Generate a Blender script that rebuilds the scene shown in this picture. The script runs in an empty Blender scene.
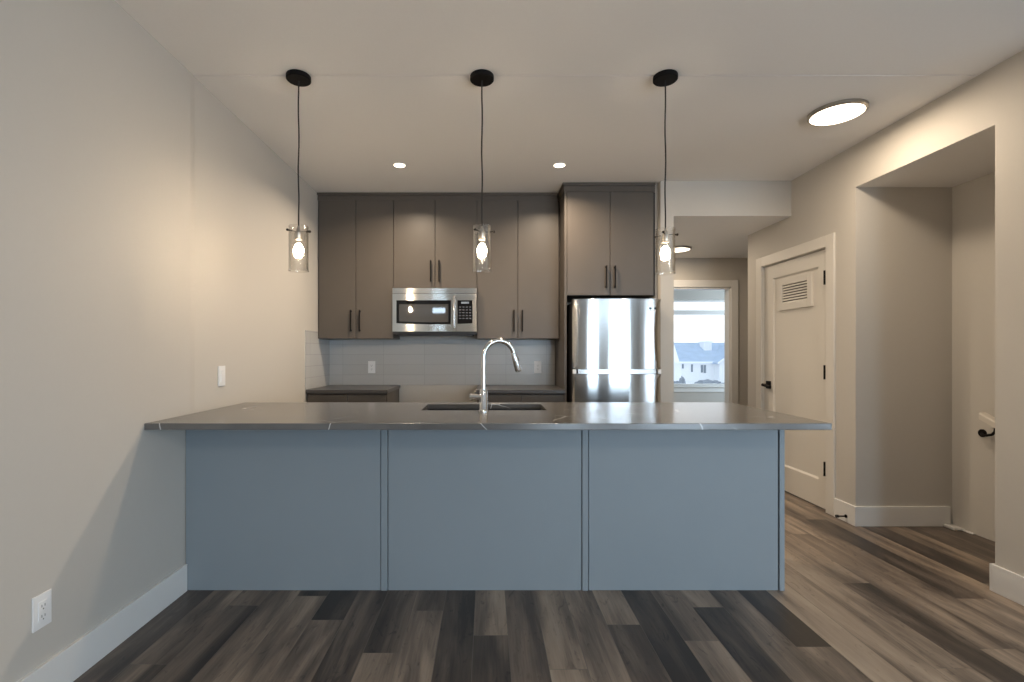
import bpy, bmesh, math, random
from mathutils import Vector, Matrix

random.seed(4)
sc = bpy.context.scene
COL = sc.collection

# ------------------------------------------------------------------ camera
H = 1.24
cam_d = bpy.data.cameras.new('camera')
cam = bpy.data.objects.new('camera', cam_d)
COL.objects.link(cam)
cam.location = (0, 0, H)
cam.rotation_euler = (math.pi / 2, 0, 0)
cam_d.sensor_width = 36
cam_d.lens = 36 * 484 / 1024
cam_d.shift_x = (512 - 487) / 1024
cam_d.shift_y = 11.3 / 1024
cam_d.clip_end = 400
sc.camera = cam
sc.view_settings.view_transform = 'Standard'
sc.view_settings.look = 'None'
sc.view_settings.gamma = 1
sc.view_settings.use_curve_mapping = False
sc.view_settings.exposure = 0.0
sc.cycles.use_denoising = True
sc.cycles.max_bounces = 10
sc.cycles.diffuse_bounces = 6
sc.cycles.transparent_max_bounces = 16
sc.cycles.caustics_reflective = False
sc.cycles.caustics_refractive = False

# ------------------------------------------------------------------ sky
W = bpy.data.worlds.new('overcast_sky')
sc.world = W
W.use_nodes = True
nt = W.node_tree
nt.nodes.clear()
wo = nt.nodes.new('ShaderNodeOutputWorld')
bg = nt.nodes.new('ShaderNodeBackground')
tc = nt.nodes.new('ShaderNodeTexCoord')
sx = nt.nodes.new('ShaderNodeSeparateXYZ')
cr = nt.nodes.new('ShaderNodeValToRGB')
cr.color_ramp.elements[0].position = 0.0
cr.color_ramp.elements[0].color = (0.97, 0.985, 1.0, 1)
cr.color_ramp.elements[1].position = 0.6
cr.color_ramp.elements[1].color = (0.72, 0.86, 1.0, 1)
nt.links.new(tc.outputs['Generated'], sx.inputs[0])
nt.links.new(sx.outputs['Z'], cr.inputs[0])
nt.links.new(cr.outputs[0], bg.inputs[0])
bg.inputs[1].default_value = 1.6
nt.links.new(bg.outputs[0], wo.inputs[0])

# ------------------------------------------------------------------ area lamps: daylight at the living room windows, an added one in the bedroom
COOL = (0.64, 0.83, 1.0)
WARM = (1.0, 0.81, 0.60)


def area(name, loc, rot, sx_, sy_, power, color, shape='RECTANGLE', spread=180):
    l = bpy.data.lights.new(name, 'AREA')
    l.shape = shape
    l.size = sx_
    if shape in ('RECTANGLE', 'ELLIPSE'):
        l.size_y = sy_
    l.energy = power
    l.color = color
    l.spread = math.radians(spread)
    o = bpy.data.objects.new(name, l)
    COL.objects.link(o)
    o.location = loc
    o.rotation_euler = rot
    return o


YB = -4.3       # living room window wall
# (x0, x1, z0, z1) openings in the window wall behind the camera
LIVWIN = [(-1.54, -1.04, 2.26, 2.50), (1.00, 1.80, 0.08, 1.95), (2.65, 4.40, 0.08, 1.95), (1.00, 4.40, 2.12, 2.42)]
SIDEWIN = (-3.5, -0.5, 0.15, 2.35)      # y0, y1, z0, z1 of the big window in the right living room wall
for (x0, x1, z0, z1) in LIVWIN:
    area('window_daylight', ((x0 + x1) / 2, YB - 0.14, (z0 + z1) / 2), (math.radians(90), 0, 0),
         x1 - x0, z1 - z0, 42 * (x1 - x0) * (z1 - z0), COOL)
area('window_daylight', (5.2 + 0.14, -2.0, 1.25), (0, math.radians(90), 0), 2.2, 3.0, 115, COOL)
area('window_daylight', (5.28, 7.1, 1.4), (0, math.radians(90), 0), 1.2, 1.2, 58, COOL)  # added lamp at an unseen side opening, brightens the bedroom wall below the window

# ------------------------------------------------------------------ materials


def new_mat(name):
    m = bpy.data.materials.new(name)
    m.use_nodes = True
    n = m.node_tree
    b = n.nodes['Principled BSDF']
    return m, n, b


def noise_into(n, b, base, amt, scale, rough=None, ramt=0.0, bump=0.0, stretch=(1, 1, 1)):
    tc = n.nodes.new('ShaderNodeTexCoord')
    mp = n.nodes.new('ShaderNodeMapping')
    mp.inputs['Scale'].default_value = stretch
    nz = n.nodes.new('ShaderNodeTexNoise')
    nz.inputs['Scale'].default_value = scale
    nz.inputs['Detail'].default_value = 5
    n.links.new(tc.outputs['Object'], mp.inputs[0])
    n.links.new(mp.outputs[0], nz.inputs['Vector'])
    mx = n.nodes.new('ShaderNodeMix')
    mx.data_type = 'RGBA'
    mx.inputs[6].default_value = tuple(c * (1 - amt) for c in base) + (1,)
    mx.inputs[7].default_value = tuple(min(1, c * (1 + amt)) for c in base) + (1,)
    n.links.new(nz.outputs['Fac'], mx.inputs[0])
    n.links.new(mx.outputs[2], b.inputs['Base Color'])
    if rough is not None:
        mr = n.nodes.new('ShaderNodeMapRange')
        mr.inputs[3].default_value = rough - ramt
        mr.inputs[4].default_value = rough + ramt
        n.links.new(nz.outputs['Fac'], mr.inputs[0])
        n.links.new(mr.outputs[0], b.inputs['Roughness'])
    if bump:
        bp = n.nodes.new('ShaderNodeBump')
        bp.inputs['Strength'].default_value = bump
        bp.inputs['Distance'].default_value = 0.002
        n.links.new(nz.outputs['Fac'], bp.inputs['Height'])
        n.links.new(bp.outputs[0], b.inputs['Normal'])
    return nz


def simple(name, col, rough=0.5, metal=0.0, amt=0.03, scale=8, bump=0.0, spec=0.5, ramt=0.03, stretch=(1, 1, 1)):
    m, n, b = new_mat(name)
    b.inputs['Metallic'].default_value = metal
    b.inputs['Specular IOR Level'].default_value = spec
    noise_into(n, b, col, amt, scale, rough, ramt, bump, stretch)
    return m


def emit(name, col, strength):
    m = bpy.data.materials.new(name)
    m.use_nodes = True
    n = m.node_tree
    n.nodes.clear()
    o = n.nodes.new('ShaderNodeOutputMaterial')
    e = n.nodes.new('ShaderNodeEmission')
    e.inputs[0].default_value = col + (1,)
    e.inputs[1].default_value = strength
    n.links.new(e.outputs[0], o.inputs[0])
    return m


def clear_glass(name, tint=(1, 1, 1), edge=0.55, base=0.04, rough=0.02):
    """thin clear glass: transparent with a fresnel-like gloss"""
    m = bpy.data.materials.new(name)
    m.use_nodes = True
    n = m.node_tree
    n.nodes.clear()
    o = n.nodes.new('ShaderNodeOutputMaterial')
    t = n.nodes.new('ShaderNodeBsdfTransparent')
    t.inputs[0].default_value = tint + (1,)
    g = n.nodes.new('ShaderNodeBsdfGlossy')
    g.inputs['Roughness'].default_value = rough
    lw = n.nodes.new('ShaderNodeLayerWeight')
    lw.inputs[0].default_value = 0.35
    mr = n.nodes.new('ShaderNodeMapRange')
    mr.inputs[3].default_value = base
    mr.inputs[4].default_value = edge
    mx = n.nodes.new('ShaderNodeMixShader')
    n.links.new(lw.outputs['Facing'], mr.inputs[0])
    n.links.new(mr.outputs[0], mx.inputs[0])
    n.links.new(t.outputs[0], mx.inputs[1])
    n.links.new(g.outputs[0], mx.inputs[2])
    n.links.new(mx.outputs[0], o.inputs[0])
    return m


M = {}
M['wall'] = simple('wall_paint', (0.535, 0.507, 0.465), 0.6, amt=0.015, scale=60, bump=0.05, spec=0.3)
M['ceiling'] = simple('ceiling_paint', (0.82, 0.81, 0.80), 0.8, amt=0.02, scale=90, bump=0.1, spec=0.2)
M['trim'] = simple('trim_paint', (0.74, 0.73, 0.71), 0.4, amt=0.01, scale=20)
M['door'] = simple('door_paint', (0.66, 0.63, 0.58), 0.45, amt=0.01, scale=20)
M['cabinet'] = simple('brown_grey_cabinet', (0.088, 0.074, 0.062), 0.42, amt=0.05, scale=6, spec=0.4)
M['cabinet_in'] = simple('dark_cabinet_gap', (0.03, 0.026, 0.023), 0.7)
M['island'] = simple('slate_island', (0.25, 0.285, 0.31), 0.45, amt=0.03, scale=5, spec=0.4)
M['island_gap'] = simple('slate_joint', (0.06, 0.065, 0.07), 0.6)
M['black'] = simple('black_metal', (0.006, 0.005, 0.005), 0.6, spec=0.15)
M['cord'] = simple('black_cord', (0.015, 0.012, 0.011), 0.7)
M['chrome'] = simple('chrome', (0.66, 0.66, 0.66), 0.10, metal=1.0, amt=0.01, ramt=0.02)
M['white'] = simple('white_plastic', (0.80, 0.80, 0.80), 0.35, amt=0.01)
M['slot'] = simple('outlet_slot', (0.05, 0.05, 0.05), 0.5)
M['blackglass'] = simple('black_glass', (0.006, 0.006, 0.007), 0.05, spec=0.3, ramt=0.01)
M['mwwindow'] = simple('microwave_window', (0.05, 0.048, 0.046), 0.03, spec=1.0, ramt=0.005)
M['darkplastic'] = simple('dark_plastic', (0.02, 0.02, 0.022), 0.5)
M['button'] = simple('button_grey', (0.07, 0.075, 0.09), 0.5)
M['sink'] = simple('sink_composite', (0.025, 0.026, 0.03), 0.35, amt=0.2, scale=200)
M['satin'] = simple('satin_nickel', (0.45, 0.42, 0.38), 0.3, metal=1.0)
M['snow'] = simple('snow', (0.86, 0.88, 0.92), 0.9, amt=0.05, scale=0.3)
M['siding'] = simple('white_siding', (0.80, 0.82, 0.84), 0.8, amt=0.02, scale=2)
M['farroof'] = simple('snowy_roof', (0.36, 0.45, 0.58), 0.9, amt=0.2, scale=1.2)
M['farglass'] = simple('far_window', (0.15, 0.19, 0.24), 0.3)
M['shrub'] = simple('frosted_shrub', (0.25, 0.28, 0.32), 0.9, amt=0.4, scale=3)
M['rail'] = simple('handrail_wood', (0.62, 0.58, 0.52), 0.4)
M['bulb'] = emit('bulb_glow', (1.0, 0.80, 0.58), 460)
M['lens'] = emit('lamp_diffuser', (1.0, 0.86, 0.68), 4.5)
M['potlens'] = emit('downlight_lens', (1.0, 0.84, 0.62), 9)
M['glass'] = clear_glass('shade_glass', (0.97, 0.96, 0.94), 0.75, 0.05)
M['pane'] = clear_glass('window_glass', (0.98, 0.99, 1.0), 0.5, 0.03)

# brushed steel
m, n, b = new_mat('brushed_steel')
b.inputs['Metallic'].default_value = 1
b.inputs['Anisotropic'].default_value = 0.95
b.inputs['Anisotropic Rotation'].default_value = 0.25
tg = n.nodes.new('ShaderNodeTangent')
tg.direction_type = 'RADIAL'
tg.axis = 'Z'
n.links.new(tg.outputs[0], b.inputs['Tangent'])
noise_into(n, b, (0.50, 0.50, 0.50), 0.06, 12, 0.13, 0.015, 0.0, (1, 1, 60))
M['steel'] = m
m = m.copy(); m.name = 'bright_brushed_steel'; M['steel_bright'] = m
for q in m.node_tree.nodes:
    if q.type == 'MIX': q.inputs[6].default_value = (0.72, 0.70, 0.67, 1); q.inputs[7].default_value = (0.80, 0.78, 0.74, 1)
m, n, b = new_mat('steel_side')
b.inputs['Metallic'].default_value = 1
noise_into(n, b, (0.55, 0.54, 0.53), 0.05, 12, 0.25, 0.03, 0.0, (1, 1, 30))
M['steel2'] = m

# quartz worktop with thin white veins
m, n, b = new_mat('grey_quartz')
tc = n.nodes.new('ShaderNodeTexCoord')
nd = n.nodes.new('ShaderNodeTexNoise'); nd.inputs['Scale'].default_value = 4
n.links.new(tc.outputs['Object'], nd.inputs['Vector'])
vs1 = n.nodes.new('ShaderNodeVectorMath'); vs1.operation = 'SCALE'; vs1.inputs['Scale'].default_value = 0.12
n.links.new(nd.outputs['Color'], vs1.inputs[0])
va1 = n.nodes.new('ShaderNodeVectorMath'); va1.operation = 'ADD'
n.links.new(tc.outputs['Object'], va1.inputs[0]); n.links.new(vs1.outputs[0], va1.inputs[1])
mb = n.nodes.new('ShaderNodeTexVoronoi'); mb.feature = 'DISTANCE_TO_EDGE'; mb.inputs['Scale'].default_value = 2.3
n.links.new(va1.outputs[0], mb.inputs['Vector'])
mc = n.nodes.new('ShaderNodeMapRange')
mc.inputs[1].default_value = 0.0; mc.inputs[2].default_value = 0.008
mc.inputs[3].default_value = 1; mc.inputs[4].default_value = 0
n.links.new(mb.outputs[0], mc.inputs[0])
n2 = n.nodes.new('ShaderNodeTexNoise'); n2.inputs['Scale'].default_value = 3.5
n.links.new(tc.outputs['Object'], n2.inputs['Vector'])
md = n.nodes.new('ShaderNodeMapRange')
md.inputs[1].default_value = 0.54; md.inputs[2].default_value = 0.62
n.links.new(n2.outputs['Fac'], md.inputs[0])
me = n.nodes.new('ShaderNodeMath'); me.operation = 'MULTIPLY'
n.links.new(mc.outputs[0], me.inputs[0]); n.links.new(md.outputs[0], me.inputs[1])
n3 = n.nodes.new('ShaderNodeTexNoise'); n3.inputs['Scale'].default_value = 9; n3.inputs['Detail'].default_value = 6
n.links.new(tc.outputs['Object'], n3.inputs['Vector'])
mx0 = n.nodes.new('ShaderNodeMix'); mx0.data_type = 'RGBA'
mx0.inputs[6].default_value = (0.085, 0.082, 0.080, 1)
mx0.inputs[7].default_value = (0.125, 0.119, 0.114, 1)
n.links.new(n3.outputs['Fac'], mx0.inputs[0])
mx1 = n.nodes.new('ShaderNodeMix'); mx1.data_type = 'RGBA'
mx1.inputs[7].default_value = (0.6, 0.6, 0.6, 1)
n.links.new(mx0.outputs[2], mx1.inputs[6]); n.links.new(me.outputs[0], mx1.inputs[0])
n.links.new(mx1.outputs[2], b.inputs['Base Color'])
b.inputs['Roughness'].default_value = 0.2
b.inputs['IOR'].default_value = 1.85
M['quartz'] = m
M['darkquartz'] = simple('dark_quartz', (0.05, 0.047, 0.047), 0.3, amt=0.15, scale=9)

# wall tile, long stacked courses
m, n, b = new_mat('grey_tile')
tc = n.nodes.new('ShaderNodeTexCoord')
mp = n.nodes.new('ShaderNodeMapping')
n.links.new(tc.outputs['UV'], mp.inputs[0])
bk = n.nodes.new('ShaderNodeTexBrick')
bk.offset = 0.0
bk.inputs['Color1'].default_value = (0.45, 0.445, 0.435, 1)
bk.inputs['Color2'].default_value = (0.475, 0.47, 0.46, 1)
bk.inputs['Mortar'].default_value = (0.36, 0.355, 0.35, 1)
bk.inputs['Scale'].default_value = 1
bk.inputs['Mortar Size'].default_value = 0.0016
bk.inputs['Brick Width'].default_value = 0.406
bk.inputs['Row Height'].default_value = 0.1016
n.links.new(mp.outputs[0], bk.inputs['Vector'])
n.links.new(bk.outputs['Color'], b.inputs['Base Color'])
bp = n.nodes.new('ShaderNodeBump'); bp.inputs['Strength'].default_value = 0.5; bp.inputs['Distance'].default_value = 0.002
bp.invert = True
n.links.new(bk.outputs['Fac'], bp.inputs['Height'])
n.links.new(bp.outputs[0], b.inputs['Normal'])
b.inputs['Roughness'].default_value = 0.25
M['tile'] = m

# floor: plank tone in a colour attribute, grain in the shader
m, n, b = new_mat('vinyl_plank')
tc = n.nodes.new('ShaderNodeTexCoord')
at = n.nodes.new('ShaderNodeAttribute'); at.attribute_name = 'tone'
sep = n.nodes.new('ShaderNodeSeparateColor')
n.links.new(at.outputs['Color'], sep.inputs[0])
cmb = n.nodes.new('ShaderNodeCombineXYZ')
mm = n.nodes.new('ShaderNodeMath'); mm.operation = 'MULTIPLY'; mm.inputs[1].default_value = 37.0
n.links.new(sep.outputs['Green'], mm.inputs[0])
n.links.new(mm.outputs[0], cmb.inputs['X']); n.links.new(mm.outputs[0], cmb.inputs['Z'])
va = n.nodes.new('ShaderNodeVectorMath'); va.operation = 'ADD'
n.links.new(tc.outputs['Object'], va.inputs[0]); n.links.new(cmb.outputs[0], va.inputs[1])
mp = n.nodes.new('ShaderNodeMapping'); mp.inputs['Scale'].default_value = (6, 0.75, 1)
n.links.new(va.outputs[0], mp.inputs[0])
g1 = n.nodes.new('ShaderNodeTexNoise'); g1.inputs['Scale'].default_value = 1.6; g1.inputs['Detail'].default_value = 8
g1.inputs['Distortion'].default_value = 0.6
n.links.new(mp.outputs[0], g1.inputs['Vector'])
mp2 = n.nodes.new('ShaderNodeMapping'); mp2.inputs['Scale'].default_value = (60, 3.0, 1)
n.links.new(va.outputs[0], mp2.inputs[0])
g2 = n.nodes.new('ShaderNodeTexNoise'); g2.inputs['Scale'].default_value = 2.2; g2.inputs['Detail'].default_value = 6
n.links.new(mp2.outputs[0], g2.inputs['Vector'])
# knots
mp3 = n.nodes.new('ShaderNodeMapping'); mp3.inputs['Scale'].default_value = (26, 9, 1)
n.links.new(va.outputs[0], mp3.inputs[0])
g3 = n.nodes.new('ShaderNodeTexNoise'); g3.inputs['Scale'].default_value = 0.9; g3.inputs['Detail'].default_value = 3
g3.inputs['Distortion'].default_value = 2.0
n.links.new(mp3.outputs[0], g3.inputs['Vector'])
kn = n.nodes.new('ShaderNodeMapRange'); kn.inputs[1].default_value = 0.60; kn.inputs[2].default_value = 0.74
n.links.new(g3.outputs['Fac'], kn.inputs[0])
# tone = red + (g1-.5)*.9 + (g2-.5)*.35 - knot*.25
def mth(op, a, b_=None):
    x = n.nodes.new('ShaderNodeMath'); x.operation = op
    for i, v in enumerate((a, b_)):
        if v is None: continue
        if isinstance(v, (int, float)): x.inputs[i].default_value = v
        else: n.links.new(v, x.inputs[i])
    return x.outputs[0]
t = mth('ADD', sep.outputs['Red'], mth('MULTIPLY', mth('SUBTRACT', g1.outputs['Fac'], 0.5), 1.6))
t = mth('ADD', t, mth('MULTIPLY', mth('SUBTRACT', g2.outputs['Fac'], 0.5), 0.32))
t = mth('SUBTRACT', t, mth('MULTIPLY', kn.outputs[0], 0.22))
rp = n.nodes.new('ShaderNodeValToRGB')
e = rp.color_ramp.elements
e[0].position = 0.0; e[0].color = (0.036, 0.029, 0.025, 1)
e[1].position = 1.0; e[1].color = (0.40, 0.32, 0.245, 1)
x = e.new(0.28); x.color = (0.088, 0.068, 0.055, 1)
x = e.new(0.55); x.color = (0.19, 0.148, 0.115, 1)
x = e.new(0.78); x.color = (0.32, 0.25, 0.19, 1)
n.links.new(t, rp.inputs[0])
n.links.new(rp.outputs[0], b.inputs['Base Color'])
b.inputs['Roughness'].default_value = 0.36
b.inputs['Specular IOR Level'].default_value = 0.45
bp = n.nodes.new('ShaderNodeBump'); bp.inputs['Strength'].default_value = 0.25; bp.inputs['Distance'].default_value = 0.001
n.links.new(g2.outputs['Fac'], bp.inputs['Height'])
n.links.new(bp.outputs[0], b.inputs['Normal'])
M['floor'] = m
M['floor_joint'] = simple('plank_joint', (0.17, 0.15, 0.13), 0.5)

# ------------------------------------------------------------------ mesh helpers (world coordinates)


def NB():
    return bmesh.new()


def box(bm, x0, x1, y0, y1, z0, z1, mi=0, bev=0.0):
    vs = [bm.verts.new((x, y, z)) for x in (x0, x1) for y in (y0, y1) for z in (z0, z1)]
    idx = [(0, 1, 3, 2), (4, 6, 7, 5), (0, 4, 5, 1), (2, 3, 7, 6), (0, 2, 6, 4), (1, 5, 7, 3)]
    fs = []
    for f in idx:
        fc = bm.faces.new([vs[i] for i in f])
        fc.material_index = mi
        fs.append(fc)
    bmesh.ops.recalc_face_normals(bm, faces=fs)
    if bev > 0:
        es = list({e_ for f in fs for e_ in f.edges})
        r = bmesh.ops.bevel(bm, geom=es, offset=bev, segments=2, affect='EDGES', profile=0.5)
        for f in r['faces']:
            f.material_index = mi
    return fs


def tube(bm, pts, rad, seg=14, mi=0, caps=True):
    pts = [Vector(p) for p in pts]
    rads = rad if isinstance(rad, (list, tuple)) else [rad] * len(pts)
    rings = []
    prev = None
    for i, p in enumerate(pts):
        if i == 0: d = pts[1] - p
        elif i == len(pts) - 1: d = p - pts[i - 1]
        else: d = (pts[i + 1] - pts[i - 1])
        d.normalize()
        if prev is None:
            a = Vector((0, 0, 1)) if abs(d.z) < 0.9 else Vector((1, 0, 0))
            u = d.cross(a).normalized()
        else:
            u = (prev - d * prev.dot(d)).normalized()
        prev = u
        v = d.cross(u).normalized()
        rings.append([bm.verts.new(p + (u * math.cos(2 * math.pi * k / seg) + v * math.sin(2 * math.pi * k / seg)) * rads[i]) for k in range(seg)])
    fs = []
    for a, b_ in zip(rings, rings[1:]):
        for k in range(seg):
            f = bm.faces.new((a[k], a[(k + 1) % seg], b_[(k + 1) % seg], b_[k]))
            f.smooth = True; f.material_index = mi; fs.append(f)
    if caps:
        for r in (rings[0], rings[-1]):
            f = bm.faces.new(r); f.material_index = mi; fs.append(f)
    bmesh.ops.recalc_face_normals(bm, faces=fs)


def lathe(bm, cx, cy, prof, seg=32, mi=0, closed=False):
    """prof: list of (r, z)"""
    rings = []
    for r, z in prof:
        if r < 1e-6:
            rings.append([bm.verts.new((cx, cy, z))])
        else:
            rings.append([bm.verts.new((cx + r * math.cos(2 * math.pi * k / seg), cy + r * math.sin(2 * math.pi * k / seg), z)) for k in range(seg)])
    fs = []
    pairs = list(zip(rings, rings[1:]))
    if closed: pairs.append((rings[-1], rings[0]))
    for a, b_ in pairs:
        for k in range(seg):
            k2 = (k + 1) % seg
            if len(a) == 1 and len(b_) == 1: continue
            if len(a) == 1: f = bm.faces.new((a[0], b_[k], b_[k2]))
            elif len(b_) == 1: f = bm.faces.new((a[k], a[k2], b_[0]))
            else: f = bm.faces.new((a[k], a[k2], b_[k2], b_[k]))
            f.smooth = True; f.material_index = mi; fs.append(f)
    bmesh.ops.recalc_face_normals(bm, faces=fs)


def root_world(o):
    v = Vector((0, 0, 0))
    while o is not None:
        v = v + Vector(o.location)
        o = o.parent
    return v


def obj(name, bm, mats, parent=None, origin=None, label=None, sharp=40):
    """links the bmesh (world coordinates) as ONE mesh object"""
    org = Vector(origin) if origin is not None else (root_world(parent) if parent is not None else Vector((0, 0, 0)))
    bmesh.ops.translate(bm, verts=bm.verts, vec=-org)
    me_ = bpy.data.meshes.new(name)
    for e_ in bm.edges:
        if len(e_.link_faces) == 2 and e_.calc_face_angle(0) > math.radians(sharp):
            e_.smooth = False
    bm.to_mesh(me_)
    bm.free()
    if not isinstance(mats, (list, tuple)): mats = [mats]
    for k in mats: me_.materials.append(M[k])
    o = bpy.data.objects.new(name, me_)
    COL.objects.link(o)
    if parent is not None:
        o.parent = parent
        o.location = org - root_world(parent)
    else:
        o.location = org
    if label: o['label'] = label
    return o


def tag(o, label, cat, group=None, kind=None):
    o['label'] = label
    o['category'] = cat
    if group: o['group'] = group
    if kind: o['kind'] = kind
    return o


def thing(name, label, cat, loc, group=None, kind=None):
    o = bpy.data.objects.new(name, None)
    COL.objects.link(o)
    o.location = loc
    o.empty_display_size = 0.05
    return tag(o, label, cat, group, kind)


def struct(name, bm, mats, label=None):
    o = obj(name, bm, mats)
    o['kind'] = 'structure'
    if label: o['label'] = label
    return o


def copy_tree(o, parent=None, off=None):
    c = o.copy()
    COL.objects.link(c)
    c.parent = parent
    if off is not None: c.location = Vector(o.location) + Vector(off)
    for ch in list(o.children):
        copy_tree(ch, c)
    return c


# ------------------------------------------------------------------ dimensions
XL, XR = -1.577, 2.635
ZC, ZS = 2.725, 2.42      # main ceiling, lowered ceiling
YK = 4.83                 # kitchen back wall
YF = 4.19                 # front of stub wall and header
YH = 6.06                 # hall end wall
T = 0.12

# ------------------------------------------------------------------ floor
PW, PX0 = 0.1512, -0.059
known = {  # column: list of (near y, far y, tone)
    -11: [(0, 9, .22)], -10: [(0, 9, .30)],
    -9: [(0.7, 1.924, .28), (1.924, 3.1, .60)],
    -8: [(1.1, 2.37, .28), (2.37, 3.6, .52)],
    -7: [(0, 3, .52)],
    -6: [(1.2, 2.463, .70), (2.463, 3.6, .3)],
    -5: [(1.0, 2.242, .45), (2.242, 3.4, .08)],
    -4: [(1.2, 3, .34)],
    -3: [(0.8, 1.996, .74), (1.996, 3.2, .36)],
    -2: [(1.1, 2.322, .54), (2.322, 3.5, .48)],
    -1: [(0.9, 3.2, .14)],
    0: [(0.9, 2.12, .30), (2.12, 3.3, .72)],
    1: [(0.8, 3.3, .46)],
    2: [(0.7, 1.893, .76), (1.893, 3.1, .64)],
    3: [(1.0, 3.2, .55)],
    4: [(1.0, 2.203, .42), (2.203, 3.4, .66)],
    5: [(0.8, 3.4, .06)],
    6: [(0.9, 2.08, .66), (2.08, 3.3, .50)],
    7: [(1.15, 2.354, .10), (2.354, 3.55, .58)],
    8: [(0.9, 3.3, .45)],
    9: [(0.8, 2.037, .52), (2.037, 3.25, .10)],
    10: [(0, 1.7, .6), (1.7, 3.6, .74)],
    11: [(1.0, 2.9, .70), (2.9, 4.1, .62)],
    12: [(0.5, 1.9, .6), (1.9, 3.6, .66)],
    13: [(1.4, 2.60, .16), (2.60, 3.8, .62)],
    14: [(0.8, 2.023, .66), (2.023, 3.3, .52)],
    15: [(1.5, 2.733, .36), (2.733, 3.95, .52)],
    16: [(1.2, 2.437, .6), (2.437, 3.59, .12), (3.59, 4.8, .55)],
    17: [(1.5, 3.9, .55)],
    18: [(2.0, 3.6, .18)],
    19: [(2.2, 3.6, .55)],
    20: [(2.1, 3.6, .36)],
    21: [(2.1, 3.6, .40)],
}
bm = NB()
lay = bm.loops.layers.float_color.new('tone')
rnd = random.Random(11)


def plank(x0, x1, y0, y1, tone):
    g = 0.0011
    vs = [bm.verts.new(p) for p in ((x0 + g, y0 + g, 0), (x1 - g, y0 + g, 0), (x1 - g, y1 - g, 0), (x0 + g, y1 - g, 0))]
    f = bm.faces.new(vs)
    s = rnd.random()
    for l in f.loops: l[lay] = (tone, s, 0, 1)


for k in range(-11, 45):
    a, b_ = PX0 + PW * k, PX0 + PW * (k + 1)
    if a > 5.2: break
    segs = [list(q) for q in known.get(k, [])]
    y = segs[0][0] if segs else rnd.uniform(-0.6, 0.4)
    while y > -4.3:
        segs.insert(0, [y - 1.22, y, rnd.choice([.15, .35, .5, .6, .75])]); y -= 1.22
    y = segs[-1][1]
    while y < 8.1:
        segs.append([y, y + 1.22, rnd.choice([.2, .45, .55, .62, .7])]); y += 1.22
    for (p, q, t_) in segs:
        p = max(p, -4.3); q = min(q, 8.1)
        if q <= p: continue
        xa, xb = max(a, XL - 0.02), min(b_, 5.2)
        # stairwell hole x 2.755..3.34, y 1.1..2.6
        if xb > 2.75 and xa < 3.34:
            if p < 2.2: plank(xa, xb, p, min(q, 2.2), t_)
            if q > 2.6: plank(xa, xb, max(p, 2.6), q, t_)
        else:
            plank(xa, xb, p, q, t_)
fl = obj('floor', bm, 'floor')
fl['kind'] = 'structure'
fl['label'] = 'grey-brown wood-look plank floor'
bm = NB()
box(bm, XL - 0.1, 2.75, YB - T, 8.2, -0.12, -0.0012)
box(bm, 2.75, 3.34, YB - T, 2.2, -0.12, -0.0012)
box(bm, 2.75, 3.34, 2.6, 8.2, -0.12, -0.0012)
box(bm, 3.34, 5.3, YB - T, 8.2, -0.12, -0.0012)
sf = struct('floor_base', bm, 'floor_joint')

# ------------------------------------------------------------------ walls and ceilings
YS = 2.59                 # faint plaster joint across wall and ceiling
bm = NB()
box(bm, XL - T, XL, YS, YK, 0, ZC)
box(bm, XL - T, XL + 0.005, YB - T, YS - .03, 0, ZC)
q = [(XL - T, YS - .03), (XL + .005, YS - .03), (XL + .004, YS - .015), (XL, YS + .02), (XL - T, YS + .02)]
lo = [bm.verts.new((x, y, 0)) for x, y in q]; hi = [bm.verts.new((x, y, ZC)) for x, y in q]
for i in range(5): bm.faces.new((lo[i], lo[(i + 1) % 5], hi[(i + 1) % 5], hi[i]))
bmesh.ops.recalc_face_normals(bm, faces=bm.faces)
struct('wall_left', bm, 'wall')

bm = NB()
box(bm, XL - T, 1.503, YK, YK + T, 0, ZC)
struct('wall_back', bm, 'wall')

bm = NB()
box(bm, 1.503, 1.617, YF, YH, 0, ZC)
struct('wall_partition', bm, 'wall')

bm = NB()
box(bm, 1.617, XR, YF, YF + T, ZS, ZC)
for f in bm.faces:
    if f.normal.z < -.9: f.material_index = 1
struct('wall_header', bm, ['wall', 'ceiling'])

DY0, DY1, DZ = 3.745, 4.625, 2.055      # pantry door opening
bm = NB()
box(bm, XR, XR + T, 2.2, 2.51, 0, ZC)
box(bm, XR, XR + T, 2.51, 3.46, ZS, ZC)
box(bm, XR, XR + T, 3.46, DY0, 0, ZC)
box(bm, XR, XR + T, DY0, DY1, DZ, ZC)
box(bm, XR, XR + T, DY1, 4.89, 0, ZC)
for f in bm.faces:
    if f.normal.z < -.9 and abs(f.calc_center_median().z - ZS) < .01: f.material_index = 1
struct('wall_right', bm, ['wall', 'ceiling'])

XS = 3.325
bm = NB()
box(bm, XR + T, XS + T, 3.46, 3.46 + T, -2.6, ZS)
struct('wall_alcove', bm, 'wall')
bm = NB()
box(bm, XS, XS + T, 2.2, 3.46, -2.6, ZS); box(bm, XS, XS + T, 0.98, 2.2, -2.6, -0.12)
struct('wall_stairwell', bm, 'wall')
bm = NB()
box(bm, XR, 5.2, 2.12, 2.2, 0, ZC)
box(bm, XR + T, XS, 0.98, 1.1, -2.6, -0.12)
box(bm, XR, XR + T, 1.1, 3.46, -2.6, -0.12)
struct('wall_living', bm, 'wall')
bm = NB()
a0, a1, b0, b1 = SIDEWIN
box(bm, 5.2, 5.2 + T, YB - T, a0, 0, ZC); box(bm, 5.2, 5.2 + T, a1, 2.2, 0, ZC)
box(bm, 5.2, 5.2 + T, a0, a1, 0, b0); box(bm, 5.2, 5.2 + T, a0, a1, b1, ZC)
struct('wall_living_right', bm, 'wall')

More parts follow.
